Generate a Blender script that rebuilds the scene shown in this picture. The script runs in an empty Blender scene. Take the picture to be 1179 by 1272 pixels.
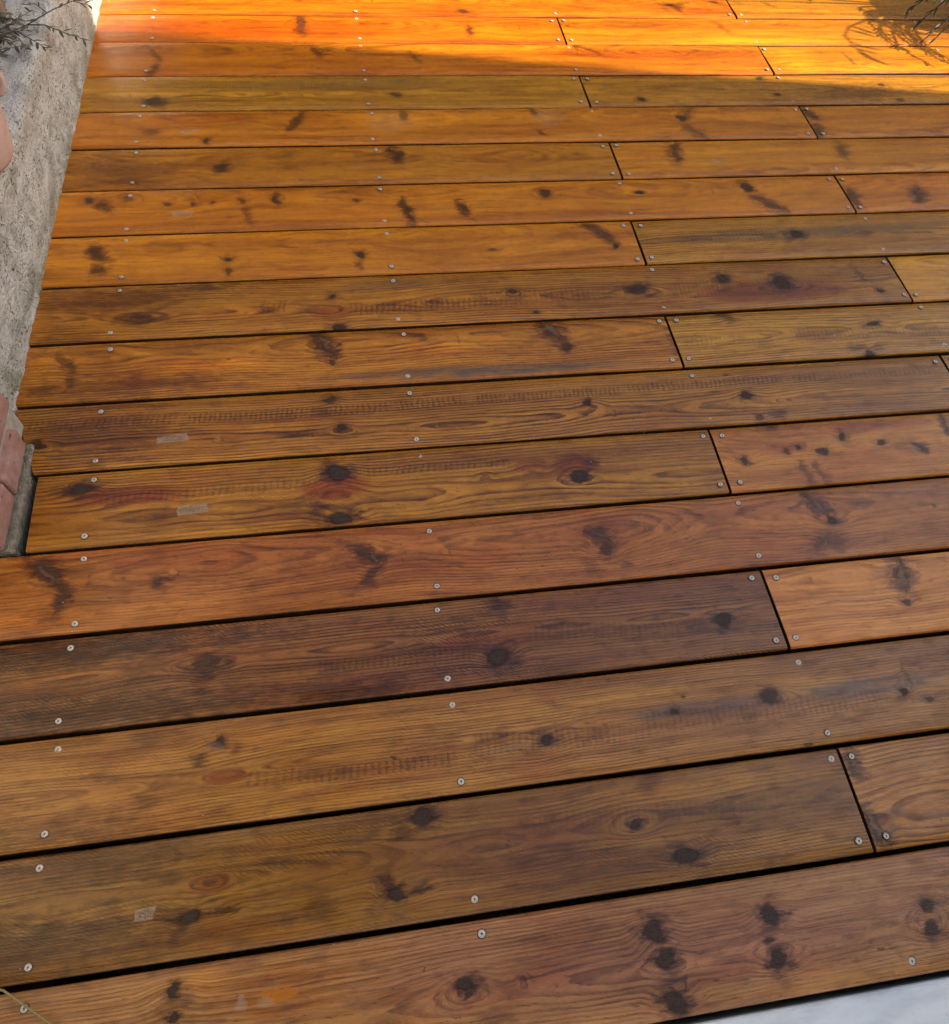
import bpy, bmesh, math, random
from mathutils import Vector, Matrix, noise as mnoise
R = math.radians
sc = bpy.context.scene
col = sc.collection

# ------------------------------------------------------------------ camera
cam = bpy.data.objects.new('camera', bpy.data.cameras.new('camera'))
col.objects.link(cam)
cam.data.sensor_fit = 'HORIZONTAL'
cam.data.sensor_width = 36.0
cam.data.lens = 28.454
cam.data.clip_start = 0.02
cam.data.clip_end = 3000
cam.location = (0.3180, -0.0419, 1.0992)
cam.rotation_euler = (R(31.1667), R(-4.2949), R(-8.0892))
sc.camera = cam

# ------------------------------------------------------------------ daylight
SUN_EL = R(33)
SUN_DIR = Vector((math.cos(R(-8.0)) * math.cos(SUN_EL), math.sin(R(-8.0)) * math.cos(SUN_EL), math.sin(SUN_EL)))
w = bpy.data.worlds.new('World')
sc.world = w
w.use_nodes = True
wn = w.node_tree.nodes
sky = wn.new('ShaderNodeTexSky')
sky.sky_type = 'NISHITA'
sky.sun_disc = False
sky.sun_elevation = SUN_EL
sky.sun_rotation = R(98)
sky.air_density = 0.9
sky.dust_density = 3.0
sky.ozone_density = 0.0
bg = wn['Background']
bg.inputs['Strength'].default_value = 0.11
w.node_tree.links.new(sky.outputs[0], bg.inputs[0])
sl = bpy.data.lights.new('sun', 'SUN')
sl.energy = 4.4
sl.angle = R(0.6)
sl.color = (1.0, 0.90, 0.70)
sun = bpy.data.objects.new('sun', sl)
col.objects.link(sun)
sun.location = (6, -1, 5)
sun.rotation_euler = (-SUN_DIR).to_track_quat('-Z', 'Y').to_euler()
vs = sc.view_settings
vs.view_transform = 'Standard'
vs.look = 'None'
vs.gamma = 1
vs.use_curve_mapping = False
vs.exposure = 1.4
sc.cycles.diffuse_bounces = 2
sc.cycles.glossy_bounces = 2
sc.cycles.use_adaptive_sampling = True
sc.cycles.adaptive_threshold = 0.015

# ------------------------------------------------------------------ helpers
def mesh(name, bm, mat, parent=None, smooth=False):
    me = bpy.data.meshes.new(name)
    bm.to_mesh(me); bm.free()
    if smooth:
        for p in me.polygons: p.use_smooth = True
    me.materials.append(mat)
    o = bpy.data.objects.new(name, me)
    col.objects.link(o)
    if parent: o.parent = parent
    return o

def empty(name, loc, label, cat, group=None):
    o = bpy.data.objects.new(name, None)
    col.objects.link(o)
    o.empty_display_size = .1
    o.location = loc
    o['label'] = label; o['category'] = cat
    if group: o['group'] = group
    return o

def link_copy(src, parent, loc=None, rot=None, scale=None):
    o = src.copy(); col.objects.link(o); o.parent = parent
    if loc is not None: o.location = loc
    if rot is not None: o.rotation_euler = rot
    if scale is not None: o.scale = scale
    return o

def box(bm, x0, x1, y0, y1, z0, z1, bev=0, seg=2):
    r = bmesh.ops.create_cube(bm, size=1)
    bmesh.ops.scale(bm, vec=(x1-x0, y1-y0, z1-z0), verts=r['verts'])
    bmesh.ops.translate(bm, vec=((x0+x1)/2, (y0+y1)/2, (z0+z1)/2), verts=r['verts'])
    if bev:
        es = list({e for v in r['verts'] for e in v.link_edges})
        bmesh.ops.bevel(bm, geom=es, offset=bev, segments=seg, affect='EDGES', profile=.5)

def tube(bm, pts, rads, n=6):
    rings = []
    for i, p in enumerate(pts):
        p = Vector(p)
        a = Vector(pts[max(i-1, 0)]); b = Vector(pts[min(i+1, len(pts)-1)])
        t = (b-a).normalized()
        s = t.orthogonal().normalized() if i == 0 else (rings_s - t*rings_s.dot(t)).normalized()
        rings_s = s
        c = t.cross(s)
        rings.append([bm.verts.new(p + (s*math.cos(2*math.pi*k/n) + c*math.sin(2*math.pi*k/n))*rads[i]) for k in range(n)])
    for a, b in zip(rings, rings[1:]):
        for k in range(n):
            bm.faces.new((a[k], a[(k+1) % n], b[(k+1) % n], b[k]))
    bm.faces.new(rings[0][::-1]); bm.faces.new(rings[-1])

# ------------------------------------------------------------------ node builder
class NB:
    def __init__(s, name):
        s.mat = bpy.data.materials.new(name)
        s.mat.use_nodes = True
        s.nt = s.mat.node_tree
        s.N = s.nt.nodes
        s.bsdf = s.N['Principled BSDF']
        s.pos = s.new('ShaderNodeTexCoord').outputs['Object']
    def new(s, t): return s.N.new(t)
    def put(s, sock, v):
        if isinstance(v, bpy.types.NodeSocket): s.nt.links.new(v, sock)
        elif v is not None:
            if sock.type == 'RGBA' and len(v) == 3: v = (*v, 1)
            sock.default_value = v
    def m(s, op, a, b=None, c=None, clamp=False):
        n = s.new('ShaderNodeMath'); n.operation = op; n.use_clamp = clamp
        s.put(n.inputs[0], a); s.put(n.inputs[1], b)
        if c is not None: s.put(n.inputs[2], c)
        return n.outputs[0]
    def vm(s, op, a, b=None, sc_=None, out=0):
        n = s.new('ShaderNodeVectorMath'); n.operation = op
        s.put(n.inputs[0], a)
        if b is not None: s.put(n.inputs[1], b)
        if sc_ is not None: s.put(n.inputs['Scale'], sc_)
        return n.outputs['Value' if op in ('LENGTH', 'DOT_PRODUCT', 'DISTANCE') else 'Vector']
    def step(s, v, a, b, lo=0., hi=1.):
        n = s.new('ShaderNodeMapRange'); n.interpolation_type = 'SMOOTHSTEP'
        s.put(n.inputs['Value'], v)
        if a > b: a, b, lo, hi = b, a, hi, lo
        n.inputs['From Min'].default_value = a; n.inputs['From Max'].default_value = b
        s.put(n.inputs['To Min'], lo); s.put(n.inputs['To Max'], hi)
        return n.outputs['Result']
    def lin(s, v, a, b, lo=0., hi=1.):
        n = s.new('ShaderNodeMapRange')
        s.put(n.inputs['Value'], v)
        for k, q in zip(('From Min', 'From Max', 'To Min', 'To Max'), (a, b, lo, hi)): n.inputs[k].default_value = q
        return n.outputs['Result']
    def noise(s, scale, detail=3, rough=.5, off=(0, 0, 0), vec=None, color=False, dist=0):
        mp = s.new('ShaderNodeMapping')
        s.put(mp.inputs['Vector'], vec if vec is not None else s.pos)
        mp.inputs['Scale'].default_value = scale if hasattr(scale, '__len__') else (scale,)*3
        mp.inputs['Location'].default_value = off
        n = s.new('ShaderNodeTexNoise')
        s.put(n.inputs['Vector'], mp.outputs[0])
        n.inputs['Scale'].default_value = 1
        n.inputs['Detail'].default_value = detail
        n.inputs['Roughness'].default_value = rough
        n.inputs['Distortion'].default_value = dist
        return n.outputs['Color' if color else 'Fac']
    def mix(s, f, a, b, mode='MIX'):
        n = s.new('ShaderNodeMix'); n.data_type = 'RGBA'; n.blend_type = mode
        s.put(n.inputs['Factor'], f)
        s.put(n.inputs[6], a); s.put(n.inputs[7], b)
        return n.outputs[2]
    def local(s, vec, cx, cy, sx, sy, ang=0):
        mp = s.new('ShaderNodeMapping'); mp.vector_type = 'TEXTURE'
        s.put(mp.inputs['Vector'], vec)
        mp.inputs['Location'].default_value = (cx, cy, 0)
        mp.inputs['Rotation'].default_value = (0, 0, ang)
        mp.inputs['Scale'].default_value = (sx, sy, .1)
        return mp.outputs[0]
    def dist(s, vec, cx, cy, sx, sy, ang=0):
        return s.vm('LENGTH', s.local(vec, cx, cy, sx, sy, ang))
    def sep(s, v):
        n = s.new('ShaderNodeSeparateXYZ'); s.put(n.inputs[0], v); return n.outputs
    def comb(s, x, y, z):
        n = s.new('ShaderNodeCombineXYZ')
        for i, v in zip(n.inputs, (x, y, z)): s.put(i, v)
        return n.outputs[0]
    def bump(s, h, strength, dist):
        n = s.new('ShaderNodeBump')
        n.inputs['Strength'].default_value = strength; n.inputs['Distance'].default_value = dist
        s.put(n.inputs['Height'], h); s.put(s.bsdf.inputs['Normal'], n.outputs[0])
    def out(s, color=None, rough=None, metal=None, spec=None):
        s.put(s.bsdf.inputs['Base Color'], color); s.put(s.bsdf.inputs['Roughness'], rough)
        s.put(s.bsdf.inputs['Metallic'], metal); s.put(s.bsdf.inputs['Specular IOR Level'], spec)
        return s.mat

def srgb(r, g, b):
    return tuple((c/255/12.92 if c < 10 else ((c/255+.055)/1.055)**2.4) for c in (r, g, b))

# ------------------------------------------------------------------ wood
def wood(seed, early, late, feats=(), pith=(0., .02), freq=170., ring=.7, red=.3, saw=0., dirt=.3, kcol=(.022, .014, .011), gain=(1.75, 2.4, 2.0)):
    b = NB('oiled_pine')
    early = (early[0]*.93, early[1]*1.10, early[2]*.92); late = (late[0]*.80, late[1]*.84, late[2]*.75)
    rnd = random.Random(seed)
    ox = rnd.uniform(0, 50); oy = rnd.uniform(0, 50)
    P = b.pos
    wn_ = b.noise((14, 40, 10), 2, .5, (ox, oy, 0), color=True)
    wv = b.vm('MULTIPLY', b.vm('SUBTRACT', wn_, (.5, .5, .5)), (.030, .014, .0))
    Q = b.vm('ADD', P, wv)                                     # wavy coordinates for the marks
    wn2 = b.noise((70, 130, 10), 4, .7, (oy, ox, 0), color=True)
    Q2 = b.vm('ADD', Q, b.vm('MULTIPLY', b.vm('SUBTRACT', wn2, (.5, .5, .5)), (.018, .011, 0)))
    Q3 = b.vm('ADD', Q, b.vm('MULTIPLY', b.vm('SUBTRACT', wn2, (.5, .5, .5)), (.010, .006, 0)))
    hn = b.lin(b.noise((28, 70, 5), 4, .7, (oy, ox, 3)), .3, .7, -.5, .5)
    bump_sum = None; dark = None; core = None; pale = None; gold = None; redm = None; grey = None; lad = None; crack = None; amb = None; purp = None; kd = None; heart = None
    def acc(a, v, op='MAXIMUM'): return v if a is None else b.m(op, a, v)
    for f in feats:
        t, cx, cy, a, h, ang, k = f
        if t == 'K':
            d = b.dist(Q3, cx, cy, a*.98, h*.98, ang)
            core = acc(core, b.step(d, 1.3, .62, 0, k*.92))
            wg = b.dist(Q2, cx + rnd.uniform(-.4, .4)*a, cy + rnd.choice((-1, 1))*h*.8, a*rnd.uniform(1.6, 2.6), h*.75, ang + rnd.uniform(-.5, .5))
            dark = acc(dark, b.step(b.m('ADD', wg, hn), 1.1, .2, 0, .7*k))
            kd = d if kd is None else b.m('MINIMUM', kd, d)
            halo = b.step(b.m('ADD', b.dist(Q2, cx, cy, a*2.2, h*1.7, ang), hn), 1.15, .3, 0, .9*k)
            dark = acc(dark, halo)
            wd = b.step(b.dist(P, cx, cy, max(a*3.6, .05), max(h*2.2, .028)), 1.0, 0., 0, rnd.uniform(.011, .017)*min(1, h/.016))
            bump_sum = acc(bump_sum, wd, 'ADD')
        elif t == 'k':
            core = acc(core, b.step(b.dist(Q2, cx, cy, a, h, ang), 1.15, .6, 0, k*.9))
            if h > .0045: dark = acc(dark, b.step(b.dist(Q2, cx, cy, a*2.3, h*2.0, ang), 1.1, .2, 0, .55*k))
            if h > .006:
                bump_sum = acc(bump_sum, b.step(b.dist(P, cx, cy, max(a*3, .03), h*2.4), 1, 0, 0, .006), 'ADD')
        elif t == 'S':
            lv_ = b.local(Q2, cx, cy, a*1.08, h*.95, ang)
            sn = b.noise((1.6, 4.5, 1), 3, .6, (cx*37, cy*91, 0), vec=lv_)
            dd = b.m('ADD', b.vm('LENGTH', lv_), b.lin(sn, .3, .7, -.45, .45))
            core = acc(core, b.m('MULTIPLY', b.step(dd, 1.1, .5, 0, k), b.lin(sn, .62, .36, .35, 1.)))
            dark = acc(dark, b.step(b.m('ADD', b.dist(Q2, cx, cy, a*1.35, h*2.3, ang), hn), 1.15, .3, 0, .95*k))
            bump_sum = acc(bump_sum, b.step(b.dist(P, cx, cy, a*1.2, max(h*3, .02), ang), 1, 0, 0, .005), 'ADD')
        elif t == 'E':
            heart = acc(heart, b.step(b.dist(Q2, cx, cy, a, h, ang), 1.1, .4, 0, k))
        elif t == 'B':
            dark = acc(dark, b.step(b.m('ADD', b.dist(Q2, cx, cy, a*1.25, h*1.25, ang), hn), 1.1, .15, 0, k))
        elif t == 'R':
            redm = acc(redm, b.step(b.dist(Q2, cx, cy, a*1.1, h*1.1, ang), 1.1, .5, 0, k))
            bump_sum = acc(bump_sum, b.step(b.dist(P, cx, cy, a*1.3, h*1.3), 1, 0, 0, .012*k), 'ADD')
        elif t == 'V':
            purp = acc(purp, b.step(b.dist(Q2, cx, cy, a*1.15, h*1.15, ang), 1.1, .2, 0, k))
        elif t == 'O':
            gold = acc(gold, b.step(b.dist(Q2, cx, cy, a*1.2, h*1.2, ang), 1.1, .1, 0, k))
        elif t == 'G':
            grey = acc(grey, b.step(b.dist(Q2, cx, cy, a*1.1, h*1.1, ang), 1.1, .4, 0, k))
        elif t == 'C':
            crack = acc(crack, b.step(b.dist(Q, cx, cy, a*1.1, h*.55, ang), 1.0, .3, 0, k))
        elif t == 'L':
            lc = b.sep(b.local(b.vm('ADD', P, b.vm('MULTIPLY', wv, (.25, .3, 0))), cx, cy, a, h, ang))
            ph = b.m('ADD', b.m('MULTIPLY', lc[0], a*2*math.pi/rnd.uniform(.0088, .0115)), b.m('ADD', b.m('MULTIPLY', lc[1], -.9), b.lin(hn, -.5, .5, -1.6, 1.6)))
            dash = b.step(b.m('SINE', ph), -.15, .75)
            msk = b.m('MULTIPLY', b.step(b.m('ABSOLUTE', lc[1]), 1.0, .6), b.step(b.m('ABSOLUTE', lc[0]), 1.02, .86))
            v = b.m('MULTIPLY', b.m('MULTIPLY', dash, msk), k)
            lad = acc(lad, v)
            dark = acc(dark, b.m('MULTIPLY', msk, .14*k))
        elif t == 'T':
            lc = b.sep(b.local(Q, cx, cy, a*1.05, h*1.15, .05))
            v = b.m('MULTIPLY', b.step(b.m('ABSOLUTE', lc[1]), 1.0, .85), b.step(b.m('ABSOLUTE', lc[0]), 1.0, .93))
            scr = b.step(b.noise((500, 900, 1), 3, .6, (cx*99, 0, 0)), .52, .60)
            ins = b.step(b.dist(P, cx+a*.1, cy, a*.85, h*.8), 1.05, .8)
            v = b.m('MULTIPLY', v, b.m('SUBTRACT', 1., b.m('MULTIPLY', scr, ins)))
            pale = acc(pale, b.m('MULTIPLY', v, .62))
            crack = acc(crack, b.m('MULTIPLY', b.m('MULTIPLY', ins, scr), .75))
        elif t == 'P':
            ir = b.step(b.m('ADD', b.dist(Q2, cx, cy, a*1.1, h*1.1), b.m('MULTIPLY', b.noise(260, 3, .7), 1.2)), 1.55, 1.35)
            pale = acc(pale, b.m('MULTIPLY', ir, .38))
        elif t == 'A':
            big = a > .03 and h > .03
            ir = b.step(b.m('ADD', b.dist(Q2, cx, cy, a*1.1, h*1.1), b.m('MULTIPLY', b.noise(180, 3, .7), 1.0)), 1.5, 1.1 if big else 1.36)
            if big: pale = acc(pale, b.m('MULTIPLY', ir, .14))
            else: amb = acc(amb, b.m('MULTIPLY', ir, .8))
    # growth rings about a wandering pith
    xyz = b.sep(P)
    wob = b.noise((1.1, 1.0, 1.0), 2, .5, (ox, 3, oy))
    wob2 = b.noise((1.9, 1.0, 1.0), 2, .5, (oy, 7, ox))
    fine = b.noise((9, 55, 30), 3, .55, (ox, oy, 2))
    v = b.m('ADD', b.m('SUBTRACT', xyz[1], pith[0]), b.lin(wob, .2, .8, -.016, .016))
    z = b.m('ADD', b.m('SUBTRACT', pith[1], xyz[2]), b.lin(wob2, .25, .75, -.017, .017))
    r = b.vm('LENGTH', b.comb(v, z, 0.))
    r = b.m('ADD', r, b.lin(fine, .3, .7, -.0009, .0009))
    if bump_sum is not None: r = b.m('SUBTRACT', r, bump_sum)
    s_ = b.m('FRACT', b.m('MULTIPLY', r, freq))
    rg = b.m('MULTIPLY', b.step(s_, .30, .90), b.step(s_, 1., .93))
    rgmod = b.noise((2.5, 30, 10), 2, .5, (oy, oy, ox))
    ringf = b.m('MULTIPLY', rg, b.lin(rgmod, .3, .7, .35*ring, 1.15*ring))
    gv = b.comb(xyz[0], b.m('ADD', r, b.m('MULTIPLY', v, .25)), xyz[2])
    fib = b.noise((14, 560, 300), 3, .6, (ox, oy, 5), vec=gv)
    fibh = b.noise((14, 520, 300), 2, .6, (ox, oy, 5))
    fib2 = b.noise((3.0, 95, 60), 5, .68, (oy, ox, 9), vec=gv)
    strk = b.noise((.9, 26, 20), 3, .6, (ox, oy, 4))
    pore = b.step(b.noise((70, 900, 400), 2, .5, (1, oy, ox), vec=gv), .64, .74)
    blot = b.noise((5, 16, 8), 3, .6, (ox, 1, oy))
    blot2 = b.noise((26, 60, 20), 3, .65, (2, ox, oy))
    # colour
    c = b.mix(b.m('ADD', b.m('MULTIPLY', ringf, .85), b.lin(fib, .3, .7, -.26, .30), clamp=True), early, late)
    c = b.mix(b.step(fib2, .44, .68, 0, .62), c, b.mix(1., c, (.62, .50, .40), 'MULTIPLY'))
    c = b.mix(b.step(fib2, .46, .30, 0, .55), c, b.mix(1., c, (1.22, 1.22, 1.05), 'MULTIPLY'))
    c = b.mix(b.step(blot, .45, .70, 0, red), c, b.mix(1., c, (.92, .70, .62), 'MULTIPLY'))
    c = b.mix(b.step(strk, .50, .66, 0, .55), c, b.mix(1., c, (.74, .66, .60), 'MULTIPLY'))
    c = b.mix(b.step(strk, .46, .32, 0, .5), c, b.mix(1., c, (1.18, 1.20, 1.0), 'MULTIPLY'))
    if purp is not None:
        c = b.mix(b.m('MULTIPLY', purp, b.lin(blot, .3, .7, .5, 1.)), c, b.mix(1., c, (.82, .74, 1.15), 'MULTIPLY'))
    if redm is not None:
        c = b.mix(redm, c, b.mix(1., c, (.74, .47, .42), 'MULTIPLY'))
    if gold is not None:
        c = b.mix(gold, c, b.mix(1., c, (1.45, 1.38, .95), 'MULTIPLY'))
    c = b.mix(b.step(blot2, .50, .72, 0, dirt), c, b.mix(1., c, (.42, .38, .40), 'MULTIPLY'))
    stn = b.noise((2.4, 9, 5), 4, .62, (ox, 8, oy))
    c = b.mix(b.step(stn, .50, .68, 0, dirt*.95), c, b.mix(1., c, (.56, .44, .40), 'MULTIPLY'))
    if grey is not None:
        g = b.m('MULTIPLY', grey, b.lin(b.noise((12, 120, 9), 3, .6), .35, .6, .35, .95), clamp=True)
        c = b.mix(g, c, (.105, .082, .062))
    c = b.mix(b.m('MULTIPLY', pore, .6), c, late)
    if saw > 0:
        u2 = b.m('ADD', b.m('MULTIPLY', xyz[0], 330.), b.m('MULTIPLY', xyz[1], 620.))
        u2 = b.m('ADD', u2, b.lin(fine, 0, 1, -5, 5))
        st = b.step(b.m('SINE', b.m('MULTIPLY', u2, 2.2)), .1, .9)
        sm = b.m('MULTIPLY', b.step(b.noise((3.2, 16, 1), 2, .5, (ox+4, oy, 0)), .48, .62), st)
        sm = b.m('MULTIPLY', sm, b.step(b.noise((60, 60, 1), 2, .6), .3, .55))
        c = b.mix(b.m('MULTIPLY', sm, saw), c, b.mix(1., c, (.45, .40, .38), 'MULTIPLY'))
    if lad is not None:
        lv = b.m('MULTIPLY', lad, b.step(b.noise((38, 70, 1), 4, .7, (ox, 0, 0)), .34, .54))
        c = b.mix(b.m('MULTIPLY', lv, .5), c, b.mix(1., c, (.34, .27, .24), 'MULTIPLY'))
    if dark is not None:
        dk = b.m('MULTIPLY', dark, b.lin(b.noise((34, 260, 30), 4, .7, (oy, 0, ox)), .32, .58, .45, 1.15), clamp=True)
        c = b.mix(dk, c, b.mix(1., c, (.27, .20, .18), 'MULTIPLY'))
    if amb is not None: c = b.mix(amb, c, (.36, .15, .02))
    gm = b.new('ShaderNodeGamma'); gm.inputs['Gamma'].default_value = 1.45
    b.put(gm.inputs[0], c)
    c = b.mix(1., gm.outputs[0], tuple(1.09*x for x in gain), 'MULTIPLY')
    if core is not None:
        kn = b.noise((160, 200, 50), 3, .6)
        kf = b.lin(kn, .35, .65)
        if kd is not None: kf = b.m('ADD', b.m('MULTIPLY', kf, .5), b.lin(b.m('SINE', b.m('ADD', b.m('MULTIPLY', kd, 15.), b.m('MULTIPLY', kn, 7.))), -1, 1, 0, .9))
        cn = b.mix(kf, tuple(1.3*x for x in kcol), tuple(2.3*x for x in kcol))
        if kd is not None: cn = b.mix(b.m('MULTIPLY', b.step(kd, .6, .95), b.step(kd, 1.3, 1.05)), cn, tuple(.75*x for x in kcol))
        ck = b.m('MULTIPLY', core, b.lin(b.noise((120, 160, 30), 3, .65, (ox, oy, 1)), .2, .45, .8, 1.1), clamp=True)
        c = b.mix(ck, c, cn)
    if heart is not None: c = b.mix(b.m('MULTIPLY', heart, .8), c, b.mix(fib, (.11, .065, .042), (.36, .23, .14)))
    if pale is not None:
        pk = b.m('MULTIPLY', pale, b.lin(b.noise((110, 200, 9), 3, .6, (3, ox, 0)), .3, .6, .4, 1.05), clamp=True)
        c = b.mix(pk, c, (.40, .31, .22))
    if crack is not None:
        c = b.mix(b.m('MULTIPLY', crack, b.step(b.noise((60, 40, 1), 3, .6), .3, .5, .35, 1)), c, (.022, .014, .010))
    hgt = b.m('ADD', b.m('MULTIPLY', fibh, .9), b.m('MULTIPLY', blot2, .5))
    b.bump(hgt, .55, .0011)
    rough = b.m('ADD', b.lin(blot2, .3, .7, .15, .36), b.m('MULTIPLY', ringf, .08))
    spec = .5 if core is None else b.lin(core, 0, 1, .5, .15)
    return b.out(c, rough, None, spec)

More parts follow.
